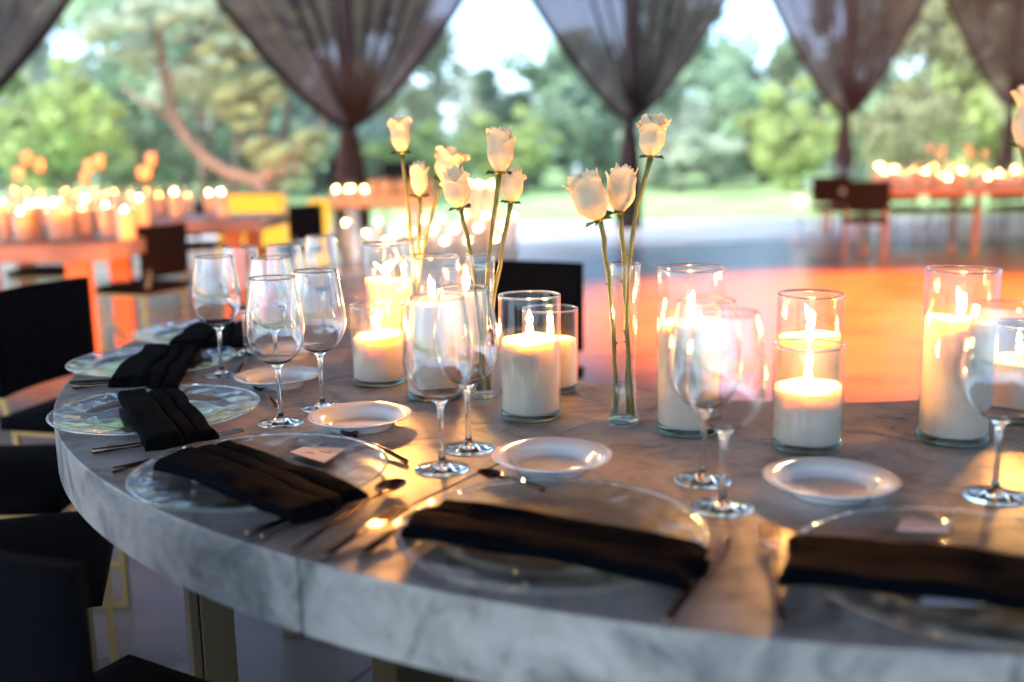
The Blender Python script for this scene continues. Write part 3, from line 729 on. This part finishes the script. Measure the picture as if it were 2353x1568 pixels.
# seat centre, facing
put(chp, (-1.28, 3.02, 0), 'black chair at the left edge with only its back showing beyond the table end', GC, face(1, -.25))
put(chp, (-1.22, 2.345, 0), 'black chair seat on a brass rail left of the bright charger', GC, face(1, .0))
put(chp, (-.985, 1.80, 0), 'black chair seat with brass legs under the left curve of the table', GC, face(.95, .30))
put(chp, (-.4985, 1.122, 0), 'nearest black chair in the lower left corner, seen from behind', GC, face(.5, .866))
put(chp, (-.02, 3.36, 0), 'black chair back behind the middle candle jars', GC, face(-.39, -.92))
FB = 'dining chairs at the far left tables'; FR = 'dining chairs at the far right tables'
CH2 = [((330, 680), 6.15, face(-1, .35), 'black chair right of the nearest far left table', FB), ((672, 620), 8.7, face(-.9, .5), 'small black chair against the glowing yellow bar', FB),
       ((455, 600), 9.3, face(0, -1), 'black chair back behind the orange lit far left table', FB), ((110, 620), 7.2, face(0, -1), 'black chair behind the nearest far left table', FB), ((395, 640), 9.1, face(-.2, -1), 'black chair behind the left half of the orange lit table', FB)]
for (x, y), d, rz, lab, g in CH2:
    p = at(x, y, depth=d); put(chp, (p.x, p.y, 0), lab, g, rz)
M_WOODFRAME = pbr('warm_wood_frame', (.34, .17, .08), .5)
chw = chair_proto(M_WOODFRAME)
for (x, d, rz, lab) in ((1987, 10.9, face(.25, 1), 'black backed chair with wooden legs nearest on the far right'), (1905, 13.2, face(.3, 1), 'black backed chair with wooden legs behind the nearest far right one'),
                        (2190, 12.7, face(0, -1), 'chair behind the far right table, its wooden legs between two table legs'), (2330, 12.6, face(0, -1), 'chair behind the far right table at the photo edge'), (2080, 12.8, face(0, -1), 'chair behind the left end of the far right table')):
    put(chw, (at(x, 500, depth=d).x, d, 0), lab, FR, rz, 1.08)
# tall bar stools behind the console
for x, lab in ((790, 'black high backed stool left behind the candle lit console'), (920, 'black high backed stool right behind the candle lit console')):
    put(chp, (at(x, 420, depth=13.4).x, 13.4, 0), lab, 'stools behind the console', face(0, -1), (1.15, 1.0, 1.42))
drop(chw)

# ------------------------------------------------------------------ far tables
M_TABLEWOOD = pbr('orange_wood', (.45, .22, .10), .4)
def long_table(name, x0, x1, y0, y1, label, top=M_DARKSTONE, leg=M_ORANGELITLEG, th=.09, lw=.12, n=3):
    t = root(name, ((x0 + x1) / 2, (y0 + y1) / 2, 0), label, 'table'); cx_, cy_ = (x1 - x0) / 2, (y1 - y0) / 2
    MB().box((0, 0, TZ - th / 2), (x1 - x0, y1 - y0, th)).build('tabletop', top, t, bevel=.004)
    for i in range(n):
        x = -cx_ + .25 + (2 * cx_ - .5) * i / (n - 1)
        for y in (-cy_ + .2, cy_ - .2): MB().box((x, y, (TZ - th) / 2), (lw, lw * .7, TZ - th - .002)).build('leg', leg, t)
    return t
long_table('long_table', -6.3, -2.16, 5.35, 6.35, 'grey long table nearest on the far left, crowded with candles')
long_table('long_table', -6.2, -1.88, 7.5, 8.5, 'long table behind it on the left, its top glowing orange')
long_table('dining_table', 3.98, 7.6, 11.1, 12.1, 'wooden long table with candles on the far right', M_TABLEWOOD, M_WOODFRAME, .06, .07, 4)
long_table('dining_table', 4.35, 5.35, 14.2, 14.9, 'small pale table behind the wooden chairs on the far right', M_POSTER, M_WOODFRAME, .04, .05, 2)
long_table('console_table', -2.16, -.90, 11.9, 12.5, 'thick orange lit console with jars and candles left of the middle', M_TABLEWOOD, M_POSTER, .13, .1, 2)

# far candles
far = {}
def far_jar(H, wx, dim):
    k = (H, wx, dim)
    if k not in far: far[k] = jar_proto(H, wx, far=True, dim=dim)
    return far[k]
def place_far(flames, depth_f, zt, lab, group, dims=lambda i: False):
    for i, (x, y) in enumerate(flames):
        d = depth_f(i); p = at(x, y, depth=d); wx = round(max(.05, p.z - .012 - zt), 2); H = round(wx + .07 + .02 * (i % 2), 2)
        put(far_jar(H, wx, dims(i)), (p.x, p.y, zt), lab, group)
FL = [(46, 482), (82, 463), (105, 465), (123, 463), (111, 482), (121, 489), (145, 480), (196, 453), (189, 474), (241, 467), (285, 480), (319, 453), (65, 468), (3, 461), (34, 439), (20, 450), (270, 455), (92, 452), (138, 455)]
place_far(FL[:14], lambda i: 5.6 + .55 * ((i * 37) % 10) / 10, TZ, 'lit candle jar crowded with others on the nearest far left table', 'candle jars on the nearest far left table', lambda i: i in (2, 5, 8, 13))
place_far([(x, y - 3) for x, y in FL[14:]] + [(400, 440), (480, 441), (508, 440), (150, 436), (175, 442), (214, 438), (240, 446), (262, 438), (300, 444), (338, 438), (365, 446), (60, 438), (88, 442), (430, 446)], lambda i: 7.62 + .05 * ((i * 7) % 16), TZ, 'lit candle jar on the orange lit far left table', 'candle jars on the orange lit far left table', lambda i: i < 5 or i > 7)
FR_ = [(1980, 396), (2019, 380), (2031, 393), (2056, 388), (2126, 392), (2158, 397), (2179, 408), (2211, 390), (2271, 405), (2296, 397), (2333, 387)]
place_far(FR_[1:] + [(2080, 398), (2100, 388), (2145, 380), (2190, 386), (2240, 398), (2255, 388), (2318, 402), (2345, 396)], lambda i: 11.35 + .5 * ((i * 7) % 5) / 5, TZ, 'lit candle jar on the wooden table at the far right', 'candle jars on the far right table', lambda i: i >= 10)
place_far([(771, 433), (800, 432), (837, 433), (808, 431)], lambda i: 12.1 + .05 * i, TZ, 'lit candle jar on the left half of the orange console', 'candle jars on the console')
z5 = [(430, 800), (625, 900), (735, 785), (985, 770), (1165, 770), (930, 885), (1245, 875), (1335, 755), (1455, 860), (1360, 970), (1540, 745), (1580, 960), (1745, 730), (1680, 845), (1835, 945), (1900, 830), (2000, 735), (805, 975), (1040, 880), (1130, 985), (1690, 435), (1810, 435), (1590, 430)]
place_far([((x / 2.353 + 1200) / 1.741, (y / 2.353 + 550) / 1.741) for x, y in z5], lambda i: 11.6 - .5 * (z5[i][1] - 740) / 240 if z5[i][1] > 500 else 11.9, 0, 'lit glass candle cylinder standing on the floor right of the console', 'candle cylinders on the floor')
for k in far: drop(far[k])
# a few real candle glows for the far groups
def glow(x, y, z, e):
    l = bpy.data.lights.new('candle_glow', 'POINT'); l.energy = e; l.color = (1, .3, .04); l.shadow_soft_size = .05; o = link(bpy.data.objects.new('candle_glow', l)); o.location = (x, y, z)
for x, y, z, e in ((-4.1, 5.9, 1.02, .4), (-3.0, 5.9, 1.02, .4), (5.0, 11.6, 1.05, 1.0), (6.2, 11.6, 1.05, 1.0), (-1.8, 12.2, .98, 1.6), (-1.0, 11.4, .6, 1.3), (-.2, 11.4, .6, 1.3), (.0, 11.7, .7, 1)): glow(x, y, z, e)

# far glasses, vases, roses
gf = glass_proto(True)
rl = random.Random(5)
for i in range(16):
    x = -5.2 + 3.0 * (i + rl.random() * .6) / 16; put(gf, (x, rl.uniform(5.45, 6.2), TZ), 'empty wine glass among the candles of the nearest far left table', 'wine glasses on the nearest far left table')
for i in range(12):
    x = -5.6 + 3.5 * (i + rl.random() * .6) / 12; put(gf, (x, rl.uniform(7.6, 8.4), TZ), 'empty wine glass on the orange lit far left table', 'wine glasses on the orange lit table')
for i in range(12):
    x = 4.1 + 2.6 * (i + rl.random() * .6) / 12; put(gf, (x, rl.uniform(11.2, 12.0), TZ), 'empty wine glass on the wooden table at the far right', 'wine glasses on the far right table')
for i in range(8):
    put(gf, (4.45 + .8 * i / 8, 14.3 + .3 * (i % 2), TZ), 'empty wine glass on the small pale far table', 'wine glasses on the small pale table')
drop(gf)
vf = vase(0, 0, 'v', far=True); vf['group'] = 'far vases'
def far_roses(l, d, lab, g, size=.085):
    vx = sum(at(x, y, depth=d).x for x, y in l) / len(l)
    put(vf, (vx, d, TZ), 'slim vase holding ' + lab, 'bud vases on the far tables')
    for k, (x, y) in enumerate(l):
        rose((vx, d, TZ + .02), tuple(at(x, y, depth=d)), size, lab, (0, 0), 100 + k, .3, g)
far_roses([(60, 367), (42, 402), (90, 383)], 5.95, 'orange lit roses at the left edge of the far left table', 'roses on the far left tables')
far_roses([(228, 375), (204, 386), (196, 413)], 6.0, 'orange lit roses above the middle of the far left table', 'roses on the far left tables')
far_roses([(347, 370), (337, 398), (326, 401), (120, 388)][:3], 6.1, 'orange lit roses at the right end of the far left table', 'roses on the far left tables')
far_roses([(2138, 343), (2161, 358), (2168, 346)], 11.5, 'orange lit roses over the left of the far right table', 'roses on the far right table', .1)
far_roses([(2226, 345), (2232, 358), (2264, 356)], 11.6, 'orange lit roses over the right of the far right table', 'roses on the far right table', .1)
far_roses([(618, 405), (648, 395), (678, 385)], 8.2, 'orange lit roses over the glowing yellow bar', 'roses by the glowing bar', .1)
drop(vf)
# brown jars on the console
jp = root('storage_jar', (0, 0, 0), 'jar', 'jar', 'brown jars on the console')
MB().lathe([(.0001, 0), (.045, 0), (.047, .01), (.047, .15), (.035, .17), (.035, .18), (.0001, .18)], 16).build('body', pbr('amber_jar', (.35, .17, .06), .25), jp)
MB().lathe([(.0001, .181), (.038, .181), (.038, .21), (.0001, .21)], 16).build('lid', M_BRONZE, jp)
for i in range(8): put(jp, (-1.62 + .095 * i, 12.05 + .16 * (i % 2), TZ), 'amber jar with dark lid in the row on the console', 'brown jars on the console')
drop(jp)
# glowing bar and drum
pb = at(578, 470, depth=12.2)
t = root('bar_counter', (pb.x, 12.2, 0), 'long counter glowing yellow behind the far left tables', 'bar counter')
MB().box((0, 0, .42), (.74, .6, .78)).build('glowing_front', M_BARGLOW, t, bevel=.05); MB().box((0, 0, .835), (.8, .66, .045)).build('countertop', M_BRONZE, t)
pd = at(733, 480, depth=11.2)
t = root('light_drum', (pd.x, 11.2, 0), 'yellow glowing drum right of the small black chair', 'floor lamp')
MB().lathe([(.0001, .05), (.14, .05), (.135, .12), (.115, .2), (.115, .62), (.12, .76), (.0001, .76)], 28).build('shade', M_BARGLOW, t); MB().lathe([(.0001, 0), (.15, 0), (.15, .045), (.0001, .045)], 28).build('base', M_BRONZE, t)
# lantern on the small pale table
pl = at(1819, 450, depth=14.4)
t = root('lantern', (4.05, 14.0, 0), 'round white lantern glowing at the left of the far right tables', 'lantern')
MB().lathe([(.0001, 0), (.14, 0), (.14, .02), (.02, .03), (.02, .5), (.0001, .5)], 20).build('stand', M_POSTER, t)
MB().lathe([(.0001, .5), (.06, .5), (.075, .52), (.075, .57), (.05, .59), (.0001, .59)], 20).build('glass_shade', emit('lantern_glow', (1, .8, .5), 1.2), t)
pw = at(1327, 405, depth=36)
t = root('marker_post', (pw.x, 36, -.06), 'small white post at the far side of the lawn', 'post'); MB().lathe([(.0001, 0), (.11, 0), (.10, .9), (.06, .98), (.0001, 1.0)], 12).build('shaft', M_POSTER, t)

# ------------------------------------------------------------------ trees
def crown_mesh(name, R, H, n_clump, n_leaf, leaf, m, seed, shape='round'):
    rnd = random.Random(seed); v = []; f = []
    for c in range(n_clump):
        while True:
            p = Vector((rnd.uniform(-1, 1), rnd.uniform(-1, 1), rnd.uniform(-1, 1)))
            if p.length < 1 and p.length > .25: break
        if shape == 'cone': k = 1 - .5 * (p.z + 1) / 2; p.x *= k; p.y *= k
        cr = rnd.uniform(.16, .34); q = Vector((p.x * R, p.y * R, p.z * H))
        for l in range(n_leaf):
            d = Vector((rnd.gauss(0, 1), rnd.gauss(0, 1), rnd.gauss(0, 1))).normalized() * rnd.uniform(.45, 1) * cr * (R + H) / 2
            o = q + Vector((d.x, d.y, d.z * .8)); s_ = leaf * rnd.uniform(.6, 1.3)
            a = Vector((rnd.gauss(0, 1), rnd.gauss(0, 1), rnd.gauss(0, .6))).normalized(); b = a.cross(Vector((rnd.gauss(0, 1), rnd.gauss(0, 1), rnd.gauss(0, 1)))).normalized()
            n = len(v); v += [o - a * s_, o - b * s_ * .5, o + a * s_, o + b * s_ * .5]; f.append((n, n + 1, n + 2, n + 3))
    mb = MB(); mb.add(v, f, False); return mb.mesh(name, m)
def trunk_mb(H, r, seed, R, pts=None):
    rnd = random.Random(seed); mb = MB()
    pts = pts or [(rnd.uniform(-.15, .15) * k, rnd.uniform(-.1, .1) * k, H * k / 6) for k in range(7)]
    n = len(pts); mb.tube(pts, [r * (1.25 - .85 * k / (n - 1)) for k in range(n)], 10)
    for k in range(6):
        i = rnd.randint(max(1, n // 3), n - 1); p = Vector(pts[i]); a = rnd.uniform(0, 6.28); L_ = R * rnd.uniform(.5, .9)
        e = p + Vector((math.cos(a) * L_, math.sin(a) * L_, rnd.uniform(.3, .9) * L_)); mid = p.lerp(e, .5) + Vector((0, 0, -.1 * L_))
        mb.tube([p, mid, e], [r * .45, r * .3, r * .1], 7)
    return mb
CM = [crown_mesh('crown_a', 1, 1, 46, 110, .07, M_LEAF[0], 1), crown_mesh('crown_b', 1, 1, 46, 110, .07, M_LEAF[1], 2), crown_mesh('crown_c', 1, 1, 56, 110, .07, M_LEAF[2], 3),
      crown_mesh('crown_d', 1, 1, 36, 110, .06, M_LEAF[3], 4), crown_mesh('crown_e', 1, 1, 40, 110, .06, M_LEAF[4], 5)]
def tree(x, d, ytop, ybot, wpx, k, label, bark=M_BARK, tr=.16):
    p = at(x, 400, depth=d); zt = at(x, ytop, depth=d).z; zb = at(x, ybot, depth=d).z; R = wpx / 2 / F * d
    t = root('tree', (p.x, d, -.06), label, 'tree', 'trees beyond the lawn')
    H = (zt - zb) / 2
    c = link(bpy.data.objects.new('crown', CM[k])); c.parent = t; c.location = (0, 0, (zt + zb) / 2); c.scale = (R, min(R, 4), H); c.rotation_euler.z = random.uniform(0, 6)
    trunk_mb((zt + zb) / 2, tr, int(x), R * .8).build('trunk', bark, t)
    return t
TREES = [
 (-60, 30, -260, 400, 420, 3, 'greyish tree at the left edge behind the far left curtain'), (150, 27, 120, 425, 330, 1, 'bright green bushy tree low behind the far left candles'),
 (230, 40, -200, 300, 500, 3, 'pale grey green tree rising behind the bright bushy one on the left'), (60, 34, 200, 440, 300, 2, 'dark green shrub like tree at the far left behind the candles'),
 (430, 36, -260, 250, 460, 0, 'blue green tree high above the leaning trunk'), (330, 31, 250, 450, 260, 2, 'dark low tree behind the far left roses'),
 (480, 44, 150, 430, 380, 0, 'soft green tree behind the leaning trunk'), (640, 30, -180, 200, 330, 4, 'olive tree lit orange behind the widest curtain'),
 (720, 38, 120, 430, 300, 3, 'grey green tree behind the widest curtain tie'), (880, 40, -150, 400, 300, 4, 'olive tree right of the widest curtain tie'),
 (1010, 46, 80, 420, 300, 3, 'pale tree behind the tall white roses'), (990, 33, 270, 430, 240, 1, 'bright green low tree behind the upright roses'),
 (1230, 44, 110, 400, 280, 2, 'dark green tree between the roses and the middle curtain'), (1190, 36, 240, 425, 220, 1, 'bright green bushy tree at the lawn edge left of the middle curtain'),
 (1370, 40, 60, 420, 300, 0, 'blue green tree behind the middle curtain tie'), (1560, 35, 250, 432, 260, 3, 'silvery shrub like tree right of the middle curtain'),
 (1640, 42, 120, 410, 280, 0, 'blue green tree below the bright sky gap'), (1560, 50, -60, 330, 250, 2, 'dark distant tree behind the middle curtain'),
 (1760, 44, 70, 400, 240, 2, 'dark green tree between the sky gap and the right curtain'), (1830, 34, 170, 425, 260, 1, 'yellow green tree left of the right curtain tie'),
 (1960, 40, -80, 420, 260, 0, 'blue green tree behind the right curtain'), (2120, 38, -120, 400, 330, 4, 'tall olive tree between the two right curtains'),
 (2080, 32, 200, 430, 260, 4, 'olive low tree behind the far right chairs'), (2290, 36, -100, 420, 300, 1, 'bright green tree behind the last curtain'), (2230, 44, 120, 430, 300, 0, 'soft blue green tree at the right above the far table'),
 (2420, 33, -150, 430, 300, 4, 'olive tree at the right edge of the photo'), (1440, 48, 180, 425, 300, 2, 'dark tree at the lawn edge behind the lone vase'), (600, 48, 250, 430, 340, 1, 'bright low tree behind the glowing bar'), (810, 46, 250, 432, 260, 2, 'dark low tree behind the console stools')]
for a in TREES: tree(*a)
# the leaning pale trunk on the left
d0 = 25
base = at(640, 432, depth=d0); base.z = -.06
pts = [Vector((0, 0, 0))] + [at(x, y, depth=d0) - base for x, y in ((590, 412), (520, 398), (455, 350), (405, 280), (378, 190), (365, 100), (372, 20), (330, -80))]
t = root('leaning_tree', base, 'pale leaning tree with a curved orange lit trunk left of the widest curtain', 'tree', 'trees beyond the lawn')
m = MB().tube(pts, [.22, .19, .15, .13, .12, .11, .10, .08, .05], 12)
def pp(x, y): return at(x, y, depth=d0) - base
m.tube([pts[1], pp(640, 380), pp(700, 330), pp(760, 260)], [.13, .10, .07, .04], 8); m.tube([pts[5], pp(450, 120), pp(470, 30), pp(480, -60)], [.13, .12, .1, .06], 8); m.tube([pts[4], pp(340, 240), pp(280, 200)], [.1, .07, .04], 8)
m.build('trunk', M_BARK_PALE, t)
for (x, y, r, k) in ((670, 375, .8, 4), (610, 345, .55, 4), (720, 330, .6, 4), (560, 240, .8, 4), (620, 200, .6, 4), (515, 140, .8, 4), (440, 40, .9, 3), (360, 20, .8, 3), (280, 70, 1.0, 3), (330, 130, .6, 3), (610, 60, 1.0, 4), (680, 110, .6, 4), (500, 20, .7, 3), (440, 170, .5, 3)):
    c = link(bpy.data.objects.new('foliage', CM[k])); c.parent = t; c.location = pp(x, y); c.scale = (r, r, r * .75)
for x0, x1, top, lab in ((462, 455, 200, 'thin dark trunk left of the two behind the leaning tree'), (530, 545, 190, 'thin dark forked trunk right behind the leaning tree'), (597, 592, 140, 'pale straight trunk near the widest curtain')):
    b_ = at(x0, 435, depth=28); b_.z = -.06; e = at(x1, top, depth=28) - b_
    t = root('slender_tree', b_, lab, 'tree', 'trees beyond the lawn')
    MB().tube([(0, 0, 0), e * .5 + Vector((.1, 0, 0)), e], [.15, .12, .08], 9).tube([e * .45, e * .7 + Vector((.5, 0, .2)), e + Vector((.8, 0, .5))], [.09, .06, .04], 7).build('trunk', M_BARK_PALE if 'pale' in lab else M_BARK, t)
    c = link(bpy.data.objects.new('crown', CM[3])); c.parent = t; c.location = e; c.scale = (1.4, 1.4, 1.1)
# dense far-off wood closing the horizon
rw = random.Random(9); v = []; f = []
for i in range(26000):
    a = rw.uniform(-1, 1); x = a * 75; y = 62 + rw.uniform(0, 14); h = 6.5 + 2.5 * math.sin(x * .21) + 1.8 * math.sin(x * .57 + 1); z = rw.uniform(0, 1) ** .8 * h
    if abs((x / y) - (.0)) < .035 and z > 4: continue
    s_ = rw.uniform(.25, .6); p = Vector((x, y, z)); q = Vector((rw.gauss(0, 1), rw.gauss(0, 1), rw.gauss(0, 1))).normalized(); r = q.cross(Vector((rw.gauss(0, 1), rw.gauss(0, 1), 1))).normalized()
    n = len(v); v += [p - q * s_, p - r * s_ * .6, p + q * s_, p + r * s_ * .6]; f.append((n, n + 1, n + 2, n + 3))
wd = MB().add(v, f, False).build('far_woods', M_LEAF[0]); tag(wd, 'soft green mass of woods closing the far side of the lawn', 'woods', kind='stuff')
drop(chp)

# ------------------------------------------------------------------ thin haze volume added for the lens veil over the distance
hz = MB().box((0, 165, 9.5), (400, 390, 21.4)).build('haze', None); hz['kind'] = 'stuff'; hz['label'] = 'added faint pale haze standing in for lens veil before the trees'
hm = bpy.data.materials.new('veil_air'); hm.use_nodes = True; ht = hm.node_tree; ht.nodes.remove(ht.nodes['Principled BSDF'])
hv = ht.nodes.new('ShaderNodeVolumePrincipled'); hv.inputs['Density'].default_value = .0010; hv.inputs['Color'].default_value = (.93, .96, 1, 1); hv.inputs['Anisotropy'].default_value = .3
ht.links.new(hv.outputs[0], ht.nodes['Material Output'].inputs['Volume']); hz.data.materials.clear(); hz.data.materials.append(hm)
sc.cycles.volume_bounces = 0
